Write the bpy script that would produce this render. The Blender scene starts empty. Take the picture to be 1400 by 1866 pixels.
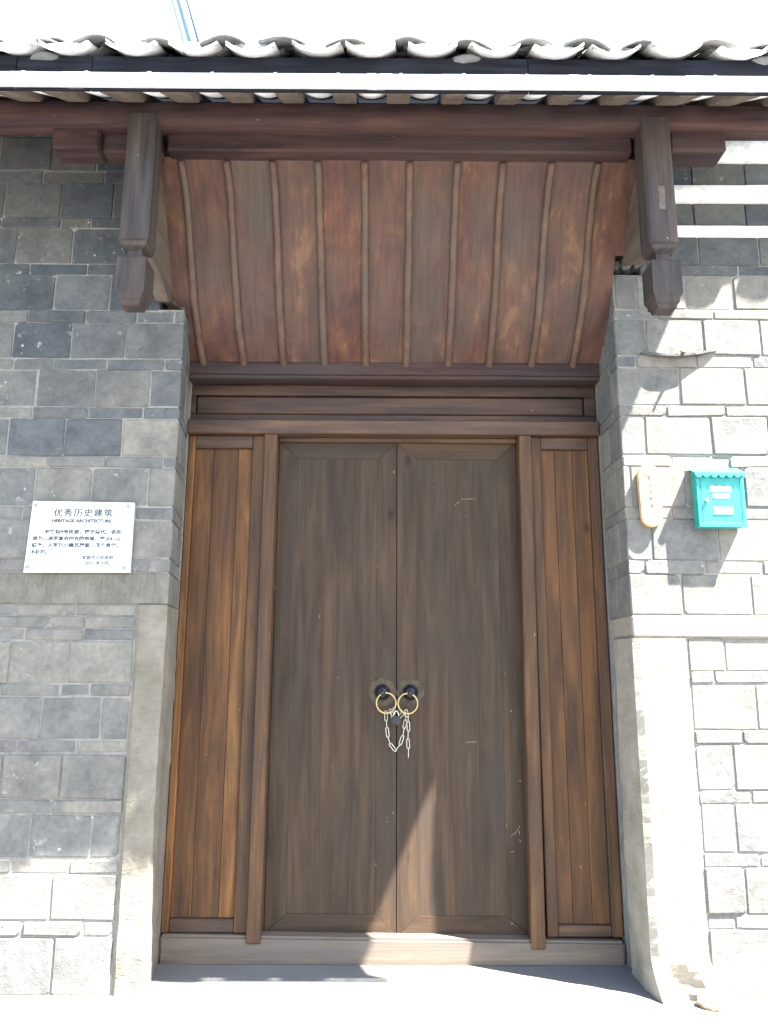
import bpy, bmesh, math, random
from mathutils import Vector, Matrix, noise
random.seed(7)
C = bpy.context.scene.collection
SC = bpy.context.scene

# ------------------------------------------------------------------ camera
cam = bpy.data.cameras.new('camera'); camo = bpy.data.objects.new('camera', cam); C.objects.link(camo)
yaw, pit, rol = .0025, .1982, .0048
F = Vector((math.sin(yaw)*math.cos(pit), math.cos(yaw)*math.cos(pit), math.sin(pit)))
R0 = Vector((math.cos(yaw), -math.sin(yaw), 0)); U0 = R0.cross(F)
RX = R0*math.cos(rol)+U0*math.sin(rol); UP = U0*math.cos(rol)-R0*math.sin(rol)
M = Matrix((RX, UP, -F)).transposed().to_4x4(); M.translation = (-.06, -3.55, 1.374)
camo.matrix_world = M
cam.sensor_fit = 'VERTICAL'; cam.sensor_height = 36; cam.lens = 1385/1866*36
cam.clip_start = .05; cam.clip_end = 2000
SC.camera = camo

# ------------------------------------------------------------------ sky, sun, exposure
SUN = Vector((2.15, -1.0, 4.0)).normalized()          # towards the sun
elev = math.asin(SUN.z)
w = bpy.data.worlds.new('World'); SC.world = w; w.use_nodes = True
nt = w.node_tree; bg = nt.nodes['Background']
sky = nt.nodes.new('ShaderNodeTexSky'); sky.sky_type = 'NISHITA'; sky.sun_disc = False
sky.sun_elevation = elev; sky.sun_rotation = math.atan2(SUN.x, SUN.y)
sky.air_density = 1.2; sky.dust_density = 1.4; sky.ozone_density = .2
nt.links.new(sky.outputs[0], bg.inputs[0]); bg.inputs[1].default_value = .05
sl = bpy.data.lights.new('sun', 'SUN'); sl.energy = 5.0; sl.angle = math.radians(.53); sl.color = (1, .95, .87)
so = bpy.data.objects.new('sun', sl); C.objects.link(so)
so.rotation_euler = (-SUN).to_track_quat('-Z', 'Y').to_euler(); so.location = (4, -3, 9)
vs = SC.view_settings; vs.view_transform = 'Standard'; vs.look = 'None'; vs.gamma = 1; vs.use_curve_mapping = False
vs.exposure = 4.1

# ------------------------------------------------------------------ materials
def ramp(nt, fac, stops):
    r = nt.nodes.new('ShaderNodeValToRGB'); e = r.color_ramp.elements
    while len(e) < len(stops): e.new(.5)
    for el, (p, c) in zip(e, stops):
        el.position = p; el.color = (*c, 1) if len(c) == 3 else c
    nt.links.new(fac, r.inputs[0]); return r.outputs[0]
def mixc(nt, fac, a, b, mode='MIX'):
    m = nt.nodes.new('ShaderNodeMix'); m.data_type = 'RGBA'; m.blend_type = mode
    for s, v in ((m.inputs[0], fac), (m.inputs[6], a), (m.inputs[7], b)):
        if hasattr(v, 'is_linked') or hasattr(v, 'links'): nt.links.new(v, s)
        elif isinstance(v, (int, float)): s.default_value = v
        else: s.default_value = (*v, 1)
    return m.outputs[2]
def new_mat(name, rough=.7, spec=.3, metal=0):
    m = bpy.data.materials.new(name); m.use_nodes = True; nt = m.node_tree; b = nt.nodes['Principled BSDF']
    b.inputs['Roughness'].default_value = rough; b.inputs['Metallic'].default_value = metal
    b.inputs['Specular IOR Level'].default_value = spec
    tc = nt.nodes.new('ShaderNodeTexCoord'); oi = nt.nodes.new('ShaderNodeObjectInfo')
    ad = nt.nodes.new('ShaderNodeVectorMath'); ad.operation = 'MULTIPLY_ADD'
    nt.links.new(oi.outputs['Random'], ad.inputs[0]); ad.inputs[1].default_value = (37, 53, 71)
    nt.links.new(tc.outputs['Object'], ad.inputs[2])
    return m, nt, b, ad.outputs[0], oi.outputs['Random']
def nz(nt, vec, scale, detail=4, rough=.55, sc=(1, 1, 1), dist=0):
    mp = nt.nodes.new('ShaderNodeMapping'); mp.inputs['Scale'].default_value = sc
    nt.links.new(vec, mp.inputs[0])
    n = nt.nodes.new('ShaderNodeTexNoise'); n.inputs['Scale'].default_value = scale
    n.inputs['Detail'].default_value = detail; n.inputs['Roughness'].default_value = rough
    n.inputs['Distortion'].default_value = dist
    nt.links.new(mp.outputs[0], n.inputs[0]); return n.outputs[0]
def bump(nt, b, h, strength=.4, dist=.004, prev=None):
    bp = nt.nodes.new('ShaderNodeBump'); bp.inputs['Strength'].default_value = strength
    bp.inputs['Distance'].default_value = dist; nt.links.new(h, bp.inputs['Height'])
    if prev is not None: nt.links.new(prev, bp.inputs['Normal'])
    nt.links.new(bp.outputs[0], b.inputs['Normal']); return bp.outputs[0]

def wood(name, dark, mid, light, axis='Z', patch=None, patch_lo=.5, rough=.62, chips=.0, flake=(.55, .45, .3), spec=.3, grain=1.0, con=.45):
    """weathered oiled timber: grain streaks along one axis, wide worn patches, knots, paint flakes"""
    m, nt, b, v, rnd = new_mat(name, rough, spec)
    s = {'X': (.045, 1, 1), 'Y': (1, .045, 1), 'Z': (1, 1, .045)}[axis]
    s2 = {'X': (.09, 1, 1), 'Y': (1, .09, 1), 'Z': (1, 1, .09)}[axis]
    g = nz(nt, v, 75*grain, 5, .62, s, .25)
    g2 = nz(nt, v, 16, 5, .62, s2, .5)
    col = ramp(nt, g2, [(.30, dark), (.5, mid), (.72, light)])
    col = mixc(nt, con, col, ramp(nt, g, [(.32, (.42, .40, .40)), (.52, (1, 1, 1)), (.72, (1.25, 1.22, 1.15))]), 'MULTIPLY')
    if patch is not None:
        p = nz(nt, v, 3.1, 5, .62, s2 if axis != 'Z' else (1, 1, .4), .6)
        col = mixc(nt, ramp(nt, p, [(patch_lo, (0, 0, 0)), (patch_lo+.2, (.85,)*3)]), col, patch)
    # knots
    kn = nt.nodes.new('ShaderNodeTexVoronoi'); kn.inputs['Scale'].default_value = 3.6
    mp = nt.nodes.new('ShaderNodeMapping'); mp.inputs['Scale'].default_value = {'X': (.55, 1, 1), 'Y': (1, .55, 1), 'Z': (1, 1, .55)}[axis]
    nt.links.new(v, mp.inputs[0]); nt.links.new(mp.outputs[0], kn.inputs[0])
    col = mixc(nt, ramp(nt, kn.outputs['Distance'], [(.03, (.7,)*3), (.085, (0, 0, 0))]), col, tuple(c*.45 for c in dark))
    if chips:
        f = nz(nt, v, 60, 4, .75, {'X': (.35, 1, 1), 'Y': (1, .35, 1), 'Z': (1, 1, .35)}[axis], .5); f2 = nz(nt, v, 2.3, 3, .6)
        mul = nt.nodes.new('ShaderNodeMath'); mul.operation = 'MULTIPLY'
        nt.links.new(ramp(nt, f, [(.72-.05*chips, (0, 0, 0)), (.745-.05*chips, (1, 1, 1))]), mul.inputs[0])
        nt.links.new(ramp(nt, f2, [(.48, (0, 0, 0)), (.6, (1, 1, 1))]), mul.inputs[1])
        col = mixc(nt, mul.outputs[0], col, flake)
    nt.links.new(col, b.inputs['Base Color'])
    bump(nt, b, g, .35, .003, None)
    return m

MAT = {}
MAT['door_wood'] = wood('door wood', (.024, .0155, .011), (.041, .026, .0165), (.068, .042, .023), 'Z', (.036, .027, .021), .48, .62, .6, spec=.18, con=.25)
MAT['frame_wood'] = wood('frame wood', (.040, .027, .020), (.072, .038, .020), (.125, .064, .029), 'Z', (.050, .034, .025), .54, .6, .35, spec=.2)
MAT['panel_wood'] = wood('side panel wood', (.034, .019, .012), (.078, .037, .017), (.150, .067, .024), 'Z', (.050, .030, .019), .52, .58, .5, spec=.2, con=.3)
MAT['gold_wood'] = wood('sun-bleached golden wood', (.050, .024, .012), (.120, .054, .019), (.25, .123, .042), 'Z', (.075, .042, .02), .54, .58, .5, spec=.2, con=.3)
MAT['rail_wood'] = wood('rail wood', (.032, .020, .015), (.062, .034, .021), (.11, .060, .032), 'X', (.05, .035, .028), .55, .55, .3)
MAT['transom_wood'] = wood('transom wood', (.014, .009, .008), (.038, .020, .013), (.078, .037, .018), 'X', (.020, .015, .014), .50, .55, .3)
MAT['beam_wood'] = wood('eave beam wood', (.022, .015, .016), (.043, .026, .025), (.072, .040, .031), 'X', (.040, .034, .035), .50, .7, .1, spec=.1, con=.35)
MAT['post_wood'] = wood('hanging post wood', (.026, .023, .024), (.044, .037, .036), (.070, .052, .044), 'Z', (.052, .034, .029), .57, .65, .15, spec=.15)
MAT['arm_wood'] = wood('bracket wood', (.045, .037, .032), (.085, .065, .052), (.13, .10, .075), 'Y', (.10, .085, .07), .5, .65, .1)
MAT['canopy_wood'] = wood('canopy board wood', (.050, .026, .019), (.105, .047, .030), (.185, .082, .044), 'Z', (.075, .061, .052), .52, .6, .15, grain=.7)
def canopy_mat():
    m, nt, b, v, rnd = new_mat('canopy board wood', .62, .25)
    a = nz(nt, v, 6.5, 6, .68, (1, .5, .4), .5); g = nz(nt, v, 60, 4, .6, (1, .08, .06), .15)
    p = nz(nt, v, 3.0, 4, .6, (1, .5, .4)); q = nz(nt, v, 2.2, 3, .5)
    col = ramp(nt, a, [(.30, (.034, .017, .017)), (.46, (.062, .0265, .020)), (.58, (.090, .039, .025)), (.66, (.15, .073, .037))])
    col = mixc(nt, ramp(nt, p, [(.47, (0, 0, 0)), (.66, (.85,)*3)]), col, (.050, .040, .033))
    col = mixc(nt, ramp(nt, rnd, [(0, (0, 0, 0)), (.45, (0, 0, 0)), (1, (.4,)*3)]), col, (.054, .043, .036))
    col = mixc(nt, .6, col, ramp(nt, g, [(.3, (.6, .6, .62)), (.55, (1, 1, 1)), (.75, (1.25, 1.22, 1.15))]), 'MULTIPLY')
    nt.links.new(col, b.inputs['Base Color']); bump(nt, b, g, .25, .003); return m
MAT['canopy_wood'] = canopy_mat()
MAT['rib_wood'] = wood('canopy rib wood', (.048, .029, .021), (.070, .040, .028), (.105, .060, .038), 'Z', (.064, .049, .039), .48, .6, .1, con=.3)
MAT['threshold_wood'] = wood('threshold wood', (.08, .062, .048), (.125, .095, .070), (.18, .135, .095), 'X', (.125, .105, .09), .45, .7, .2)
MAT['rafter_wood'] = wood('rafter wood', (.08, .065, .055), (.14, .11, .085), (.20, .155, .115), 'Y', (.12, .1, .085), .5, .75, 0)
MAT['fascia_wood'] = wood('fascia wood', (.010, .012, .017), (.016, .018, .026), (.026, .026, .031), 'X', (.014, .016, .024), .5, .8, .15, spec=.03)

def brick_mat(name, ramp_stops, pale=(.42, .41, .39), pits=1.0):
    m, nt, b, v, rnd = new_mat(name, .92, .15)
    base = ramp(nt, rnd, ramp_stops)
    n1 = nz(nt, v, 7, 5, .62); n2 = nz(nt, v, 38, 5, .65); n3 = nz(nt, v, 2.6, 3, .5)
    col = mixc(nt, .75, base, ramp(nt, n1, [(.28, (.60, .62, .645)), (.5, (1, 1, 1)), (.72, (1.36, 1.33, 1.24))]), 'MULTIPLY')
    col = mixc(nt, .5, col, ramp(nt, n2, [(.3, (.62, .62, .62)), (.55, (1, 1, 1)), (.75, (1.25, 1.25, 1.25))]), 'MULTIPLY')
    col = mixc(nt, ramp(nt, n3, [(.60, (0, 0, 0)), (.72, (.55,)*3)]), col, (.07, .072, .076))       # soot
    n4 = nz(nt, v, 21, 5, .7); 
    mul = nt.nodes.new('ShaderNodeMath'); mul.operation = 'MULTIPLY'
    nt.links.new(ramp(nt, n4, [(.60, (0, 0, 0)), (.68, (1, 1, 1))]), mul.inputs[0])
    nt.links.new(ramp(nt, nz(nt, v, 3.3, 3, .5), [(.52, (0, 0, 0)), (.64, (.8,)*3)]), mul.inputs[1])
    col = mixc(nt, mul.outputs[0], col, pale)                                                        # lime bloom
    nt.links.new(col, b.inputs['Base Color'])
    a = bump(nt, b, n2, .55*pits, .006)
    a = bump(nt, b, nz(nt, v, 15, 4, .6), .5*pits, .012, a)
    pit = ramp(nt, nz(nt, v, 60, 2, .5, (1, 1, 1.6)), [(.30, (0, 0, 0)), (.38, (1, 1, 1))])
    bump(nt, b, pit, .5*pits, .006, a)
    return m
MAT['brick'] = brick_mat('grey brick', [(0, (.114, .113, .110)), (.3, (.130, .127, .119)), (.65, (.142, .135, .121)), (1, (.160, .150, .130))], pits=.5)
MAT['brick_dark'] = brick_mat('shade-toned grey brick', [(0, (.050, .057, .066)), (.5, (.064, .069, .073)), (1, (.088, .087, .082))])  # darker copy of the grey brick; shade under the eave put into colour
MAT['brick_mid'] = brick_mat('half-shade-toned grey brick', [(0, (.082, .088, .094)), (.5, (.098, .100, .100)), (1, (.122, .118, .109))])  # in-between copy of the grey brick with part of the shade in its colour
MAT['mortar'] = brick_mat('lime mortar', [(0, (.19, .184, .168)), (1, (.19, .184, .168))], (.50, .49, .46), 1.2)

def stone_mat(name, c1, c2, c3, chisel='X'):
    m, nt, b, v, rnd = new_mat(name, .95, .1)
    n1 = nz(nt, v, 5, 6, .65); n2 = nz(nt, v, 55, 5, .65)
    col = ramp(nt, n1, [(.3, c1), (.5, c2), (.7, c3)])
    s = {'X': (1, 1, .2), 'Z': (.3, .3, 1)}[chisel]
    ch = nz(nt, v, 80, 4, .6, s, .6)
    col = mixc(nt, .35 if chisel == 'X' else .18, col, ramp(nt, ch, [(.35, (.55, .53, .5)), (.55, (1, 1, 1)), (.7, (1.2, 1.2, 1.2))]), 'MULTIPLY')
    nt.links.new(col, b.inputs['Base Color'])
    a = bump(nt, b, ch, .5, .008); bump(nt, b, n2, .6, .006, a)
    return m
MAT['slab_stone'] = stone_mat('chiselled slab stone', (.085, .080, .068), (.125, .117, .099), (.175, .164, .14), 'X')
MAT['post_stone'] = stone_mat('sandstone', (.125, .111, .087), (.165, .148, .120), (.21, .19, .16), 'Z')

MAT['sunlit_stone'] = stone_mat('sunlit-toned sandstone', (.20, .18, .145), (.255, .232, .19), (.31, .285, .245), 'Z')  # brighter copy of the sandstone; sunlight on the right side put into colour
m, nt, b, v, rnd = new_mat('pale concrete ground', .9, .2)
tc = nt.nodes.new('ShaderNodeTexCoord')
n1 = nz(nt, tc.outputs['Object'], 1.3, 6, .6); n2 = nz(nt, tc.outputs['Object'], 60, 5, .7)
c = ramp(nt, n1, [(.3, (.10, .10, .10)), (.55, (.125, .124, .122)), (.75, (.15, .149, .146))])
c = mixc(nt, .4, c, ramp(nt, n2, [(.3, (.7,)*3), (.6, (1.1,)*3)]), 'MULTIPLY')
nt.links.new(c, b.inputs['Base Color']); bump(nt, b, n2, .35, .004); MAT['ground'] = m

def tile_mat(name, stops):
    m, nt, b, v, rnd = new_mat(name, .85, .25)
    n = nz(nt, v, 16, 5, .65); n2 = nz(nt, v, 70, 3, .6)
    col = mixc(nt, .7, ramp(nt, rnd, stops), ramp(nt, n, [(.3, (.55,)*3), (.5, (1,)*3), (.7, (1.4, 1.38, 1.3))]), 'MULTIPLY')
    nt.links.new(col, b.inputs['Base Color']); bump(nt, b, n2, .4, .004); return m
MAT['tile'] = tile_mat('grey clay tile', [(0, (.13, .135, .14)), (1, (.21, .21, .205))])
MAT['pan'] = tile_mat('limewashed pan tile', [(0, (.55, .56, .57)), (1, (.68, .68, .67))])
MAT['lime'] = tile_mat('limewash', [(0, (.66, .66, .64)), (1, (.72, .72, .70))])

def plain(name, col, rough=.5, metal=0, spec=.4, var=.25, scale=18, bmp=.1):
    m, nt, b, v, rnd = new_mat(name, rough, spec, metal)
    n = nz(nt, v, scale, 5, .65)
    cc = mixc(nt, var, col, ramp(nt, n, [(.3, tuple(c*.5 for c in col)), (.55, col), (.75, tuple(min(1, c*1.35) for c in col))]))
    nt.links.new(cc, b.inputs['Base Color'])
    nt.links.new(ramp(nt, n, [(.3, (min(1, rough*1.25),)*3), (.7, (rough*.8,)*3)]), b.inputs['Roughness'])
    bump(nt, b, nz(nt, v, scale*4, 3, .6), bmp, .002); return m
MAT['gutter'] = plain('white gutter plastic', (.50, .53, .525), .4, var=.35)
MAT['iron'] = plain('black iron', (.035, .038, .045), .38, .75, var=.5, scale=40)
MAT['brass'] = plain('worn brass', (.42, .30, .13), .35, .9, var=.5, scale=60)
MAT['old_brass'] = plain('tarnished brass plate', (.058, .043, .027), .55, .5, var=.8, scale=35, bmp=.3)
MAT['chain'] = plain('zinc chain', (.48, .46, .40), .38, .8, var=.4, scale=70)
MAT['plaque'] = plain('white marble plaque', (.52, .54, .555), .35, 0, .5, .30, 7)
MAT['ink'] = plain('black lettering', (.035, .04, .05), .6, var=.3)
MAT['screw'] = plain('grey screw', (.25, .25, .25), .45, .6)
MAT['teal'] = plain('teal enamel', (.014, .23, .215), .4, 0, .4, .45, 14)
MAT['white_print'] = plain('white print', (.80, .82, .80), .5, var=.1)
MAT['orange'] = plain('orange varnished wood', (.58, .33, .14), .45, 0, .4, .5, 14)
MAT['pole'] = plain('pale blue grey pole', (.13, .20, .24), .6, 0, .3, .5, 6)
MAT['pole_dark'] = plain('blue grey pipe', (.035, .075, .13), .6, 0, .3, .5, 9)
MAT['scratch'] = plain('bare scratched wood', (.30, .23, .15), .8)
MAT['hair_wire'] = plain('grey wire', (.12, .12, .13), .6)
MAT['bare_soil'] = plain('broken stone edge', (.30, .22, .13), .95, 0, .1, .8, 22, .6)

# ------------------------------------------------------------------ mesh helpers
def tag(o, label=None, cat=None, group=None, kind=None):
    for k, vv in (('label', label), ('category', cat), ('group', group), ('kind', kind)):
        if vv: o[k] = vv
    return o
def thing(name, label, cat, loc=(0, 0, 0), group=None):
    o = bpy.data.objects.new(name, None); C.objects.link(o); o.location = loc; o.empty_display_size = .1
    return tag(o, label, cat, group)
def obj(name, bm, mat, parent=None, smooth=False, kind=None):
    """bmesh in world coordinates -> one mesh object with its origin at its own centre"""
    bmesh.ops.recalc_face_normals(bm, faces=bm.faces)
    lo = Vector([min(v.co[i] for v in bm.verts) for i in range(3)]); hi = Vector([max(v.co[i] for v in bm.verts) for i in range(3)])
    c = (lo+hi)/2
    for vtx in bm.verts: vtx.co -= c
    me = bpy.data.meshes.new(name); bm.to_mesh(me); bm.free()
    if smooth:
        for p in me.polygons: p.use_smooth = True
    me.materials.append(MAT[mat])
    o = bpy.data.objects.new(name, me); C.objects.link(o)
    base = Vector((0, 0, 0))
    q = parent
    while q is not None: base += q.location; q = q.parent
    o.location = c-base
    if parent is not None: o.parent = parent
    if kind: o['kind'] = kind
    return o
def hexa(bm, pts, bev=0, seg=1, chip=0):
    """pts: 8 corners, 4 bottom then 4 top"""
    vs_ = [bm.verts.new(p) for p in pts]
    fs = [(0, 3, 2, 1), (4, 5, 6, 7), (0, 1, 5, 4), (1, 2, 6, 5), (2, 3, 7, 6), (3, 0, 4, 7)]
    faces = [bm.faces.new([vs_[i] for i in f]) for f in fs]
    if chip:
        for i in (0, 1, 4, 5):
            if random.random() < chip:
                try: bmesh.ops.bevel(bm, geom=[vs_[i]], offset=random.uniform(.008, .024), segments=1, affect='VERTICES')
                except Exception: pass
        faces = bm.faces[:]
    if bev:
        es = list({e for f in faces for e in f.edges})
        bmesh.ops.bevel(bm, geom=es, offset=bev, segments=seg, affect='EDGES', clamp_overlap=True)
def box(bm, x0, x1, y0, y1, z0, z1, bev=0, jit=0, seg=1):
    pts = [(x0, y0, z0), (x1, y0, z0), (x1, y1, z0), (x0, y1, z0), (x0, y0, z1), (x1, y0, z1), (x1, y1, z1), (x0, y1, z1)]
    if jit: pts = [tuple(c+random.uniform(-jit, jit) for c in p) for p in pts]
    hexa(bm, pts, bev, seg)
def mkbox(name, mat, parent, *a, **k):
    bm = bmesh.new(); box(bm, *a, **k); return obj(name, bm, mat, parent)
def prism(bm, prof, x0, x1, axis='X', bev=0):
    """extrude a polygon; axis X: prof = (y,z); Y: (x,z); Z: (x,y)"""
    def P(p, t):
        return {'X': (t, p[0], p[1]), 'Y': (p[0], t, p[1]), 'Z': (p[0], p[1], t)}[axis]
    a = [bm.verts.new(P(p, x0)) for p in prof]; b_ = [bm.verts.new(P(p, x1)) for p in prof]
    n = len(prof); fs = [bm.faces.new(a), bm.faces.new(b_[::-1])]
    for i in range(n): fs.append(bm.faces.new((a[i], a[(i+1) % n], b_[(i+1) % n], b_[i])))
    if bev:
        es = list({e for f in fs[:2] for e in f.edges})
        bmesh.ops.bevel(bm, geom=es, offset=bev, segments=1, affect='EDGES', clamp_overlap=True)
def tube(bm, pts, r, seg=8, closed=False):
    pts = [Vector(p) for p in pts]; n = len(pts); rings = []
    for i, p in enumerate(pts):
        if closed: d = pts[(i+1) % n]-pts[i-1]
        else: d = pts[min(i+1, n-1)]-pts[max(i-1, 0)]
        d.normalize(); u = d.orthogonal() if abs(d.y) > .95 else d.cross(Vector((0, 1, 0)))
        u.normalize(); v_ = d.cross(u)
        rr = r[i] if isinstance(r, (list, tuple)) else r
        rings.append([bm.verts.new(p+u*rr*math.cos(2*math.pi*k/seg)+v_*rr*math.sin(2*math.pi*k/seg)) for k in range(seg)])
    for i in range(n if closed else n-1):
        A, B = rings[i], rings[(i+1) % n]
        for k in range(seg): bm.faces.new((A[k], A[(k+1) % seg], B[(k+1) % seg], B[k]))
    if not closed: bm.faces.new(rings[0][::-1]); bm.faces.new(rings[-1])
def lathe(bm, prof, c, axis='-Y', seg=20):
    """prof: (radius, distance along axis)"""
    rings = []
    for r, t in prof:
        ring = []
        for k in range(seg):
            a = 2*math.pi*k/seg; x, z = r*math.cos(a), r*math.sin(a)
            ring.append(bm.verts.new((c[0]+x, c[1]-t, c[2]+z) if axis == '-Y' else (c[0]+x, c[1]+z, c[2]+t)))
        rings.append(ring)
    for A, B in zip(rings, rings[1:]):
        for k in range(seg): bm.faces.new((A[k], A[(k+1) % seg], B[(k+1) % seg], B[k]))
    bm.faces.new(rings[0][::-1]); bm.faces.new(rings[-1])
def fbm(p, f, seed=0): return noise.noise(Vector(p)*f+Vector((seed*7.3, seed*3.1, seed)))

# ------------------------------------------------------------------ ground
bm = bmesh.new()
g = [bm.verts.new(p) for p in ((-150, -150, 0), (150, -150, 0), (150, 150, 0), (-150, 150, 0))]; bm.faces.new(g)
o = obj('ground', bm, 'ground'); tag(o, 'pale sunlit concrete ground in front of the wooden gate', 'ground', kind='structure')

# ------------------------------------------------------------------ brick walls
DEPTH = .345
ROWS_L=[
(4.133,4.097,[-1.916]),
(4.091,3.899,[-1.804,-1.565]),
(3.889,3.822,[-1.84,-1.52]),
(3.822,3.629,[-2.016,-1.731,-1.461]),
(3.623,3.573,[-1.723,-1.57]),
(3.564,3.373,[-1.939,-1.653,-1.361]),
(3.364,3.309,[-1.859,-1.566,-1.279]),
(3.306,3.117,[-1.722,-1.44,-1.165]),
(3.108,3.049,[-1.842,-1.553,-1.297,-1.108]),
(3.04,2.862,[-1.903,-1.614,-1.343]),
(2.851,2.799,[-1.888,-1.693,-1.427,-1.141]),
(2.793,2.608,[-1.762,-1.474,-1.207]),
(2.6,2.549,[-1.769,-1.501,-1.231]),
(2.541,2.358,[-1.877,-1.603,-1.326]),
(2.35,2.303,[-1.671,-1.396,-1.119]),
(2.292,2.112,[-1.723,-1.455,-1.182]),
(2.101,2.048,[-1.773,-1.505,-1.236]),
(2.037,1.861,[-1.645,-1.476,-1.274]),
(1.853,1.796,[-1.692,-1.425,-1.149]),
(1.786,1.648,[]),
(1.64,1.592,[-1.759,-1.479,-1.192]),
(1.585,1.537,[-1.601,-1.434,-1.196]),
(1.529,1.48,[-1.705,-1.434,-1.202]),
(1.47,1.287,[-1.765,-1.492,-1.201]),
(1.28,1.229,[-1.521,-1.384,-1.199]),
(1.219,1.042,[-1.596,-1.327,-1.193]),
(1.033,0.983,[-1.691,-1.428,-1.194]),
(0.969,0.788,[-1.748,-1.483,-1.195]),
(0.778,0.728,[-1.513,-1.193]),
(0.717,0.545,[-1.6,-1.329,-1.194]),
(0.532,0.48,[-1.667,-1.416,-1.194]),
(0.471,0.292,[-1.484,-1.192]),
(0.283,0.229,[-1.595,-1.336,-1.19]),
]
ROWS_R=[
(3.557,3.381,[1.279,1.555,1.867]),
(3.378,3.326,[1.257,1.75]),
(3.32,3.139,[1.111,1.222,1.472,1.714]),
(3.131,3.086,[1.325,1.602]),
(3.08,2.895,[1.254,1.542,1.828]),
(2.886,2.828,[1.199,1.497,1.778]),
(2.822,2.634,[1.406,1.728]),
(2.625,2.577,[1.332,1.62]),
(2.569,2.38,[1.219,1.542]),
(2.371,2.319,[1.341,1.62]),
(2.317,2.122,[1.134,1.398,1.68]),
(2.116,2.063,[1.323,1.598]),
(2.058,1.863,[1.218,1.532]),
(1.86,1.8,[1.176,1.457,1.731]),
(1.795,1.609,[1.344,1.668]),
(1.601,1.508,[1.476]),
(1.498,1.356,[1.35,1.519]),
(1.351,1.3,[1.35,1.463]),
(1.29,1.097,[1.35,1.646]),
(1.087,1.035,[1.347,1.57]),
(1.026,0.838,[1.345,1.522]),
(0.831,0.78,[1.348,1.586]),
(0.776,0.575,[1.342,1.504]),
(0.569,0.515,[1.347,1.598]),
(0.51,0.329,[1.361,1.528]),
]

def xl(y): return -1.055-.045*min(max(y, 0), DEPTH)/DEPTH       # left jamb splays a little
def xr(y): return 1.100-.006*y
def lay_wall(wall, rows, side, outer, mat_of, top_cut, top_x, post_top, post_x):
    for zt, zb, js, kind in rows:
        thin = (zt-zb) < .075
        end = top_x if zb > top_cut-.1 else None
        lim = outer
        xs = sorted(js)
        if side < 0:
            xs = [x for x in xs if x > -1.97]
            x = xs[0] if xs else -1.9
            while x > outer+.35: x -= random.uniform(.27, .31); xs.append(x)
            xs.sort()
            xe = end if end is not None else (post_x if zt <= post_top else None)
            if xe is not None: xs = [q for q in xs if q < xe-.03]
            bounds = [outer]+xs+[xe if xe is not None else 'J']
        else:
            xs = [x for x in xs if x < 1.85]
            x = xs[-1] if xs else 1.8
            while x < outer-.35: x += random.uniform(.27, .31); xs.append(x)
            xs.sort()
            xe = end if end is not None else (post_x if zt <= post_top else None)
            if xe is not None: xs = [q for q in xs if q > xe+.03]
            bounds = [xe if xe is not None else 'J']+xs+[outer]
        if kind == 'slab': bounds = [bounds[0], bounds[-1]] if side < 0 else [bounds[0], 2.2, bounds[-1]]
        n = len(bounds)-1
        for i in range(n):
            a, c_ = bounds[i], bounds[i+1]
            gp = .0028
            y0 = random.uniform(-.004, .004); y1 = .12
            if kind == 'slab': y0 -= .006
            if 'J' in (a, c_):
                y1 = random.choice((.11, .19)) if kind != 'slab' else DEPTH
                fa = (lambda y, a=a: xr(y) if a == 'J' else a+gp); fc = (lambda y, c_=c_: xl(y) if c_ == 'J' else c_-gp)
            else:
                fa = lambda y, a=a: a+gp
                fc = lambda y, c_=c_: c_-gp
            j = lambda: random.uniform(-.0022, .0022)
            z0, z1 = zb-.001+gp*.2, zt-gp*.2
            z0 = zb-.0020; z1 = zt+.0020
            tz = random.uniform(-.002, .002)
            def quad(y, z, t): return [(fa(y)+j(), y, z+j()-t), (fc(y)+j(), y, z+j()+t)]
            p = quad(y0, z0, tz); q = quad(y1, z0, tz); r = quad(y0, z1, tz); s = quad(y1, z1, tz)
            pts = [p[0], p[1], q[1], q[0], r[0], r[1], s[1], s[0]]
            bm = bmesh.new(); hexa(bm, pts, random.uniform(.003, .007), 1, .22 if kind != 'slab' else 0)
            obj('stone_slab' if kind == 'slab' else 'brick', bm, ('slab_stone' if side < 0 else 'sunlit_stone') if kind == 'slab' else mat_of(zt, (fa(0)+fc(0))/2), wall)
            if 'J' in (a, c_) and kind != 'slab':           # brick behind it in the reveal
                bm = bmesh.new(); ya = y1+.008; yb = DEPTH
                if side < 0: pts = [(xl(ya)-.1, ya, z0), (xl(ya)+j(), ya, z0), (xl(yb)+j(), yb, z0), (xl(yb)-.1, yb, z0), (xl(ya)-.1, ya, z1), (xl(ya)+j(), ya, z1), (xl(yb)+j(), yb, z1), (xl(yb)-.1, yb, z1)]
                else: pts = [(xr(ya)+j(), ya, z0), (xr(ya)+.1, ya, z0), (xr(yb)+.1, yb, z0), (xr(yb)+j(), yb, z0), (xr(ya)+j(), ya, z1), (xr(ya)+.1, ya, z1), (xr(yb)+.1, yb, z1), (xr(yb)+j(), yb, z1)]
                hexa(bm, pts, .003); obj('brick', bm, mat_of(zt, 0), wall)

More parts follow.
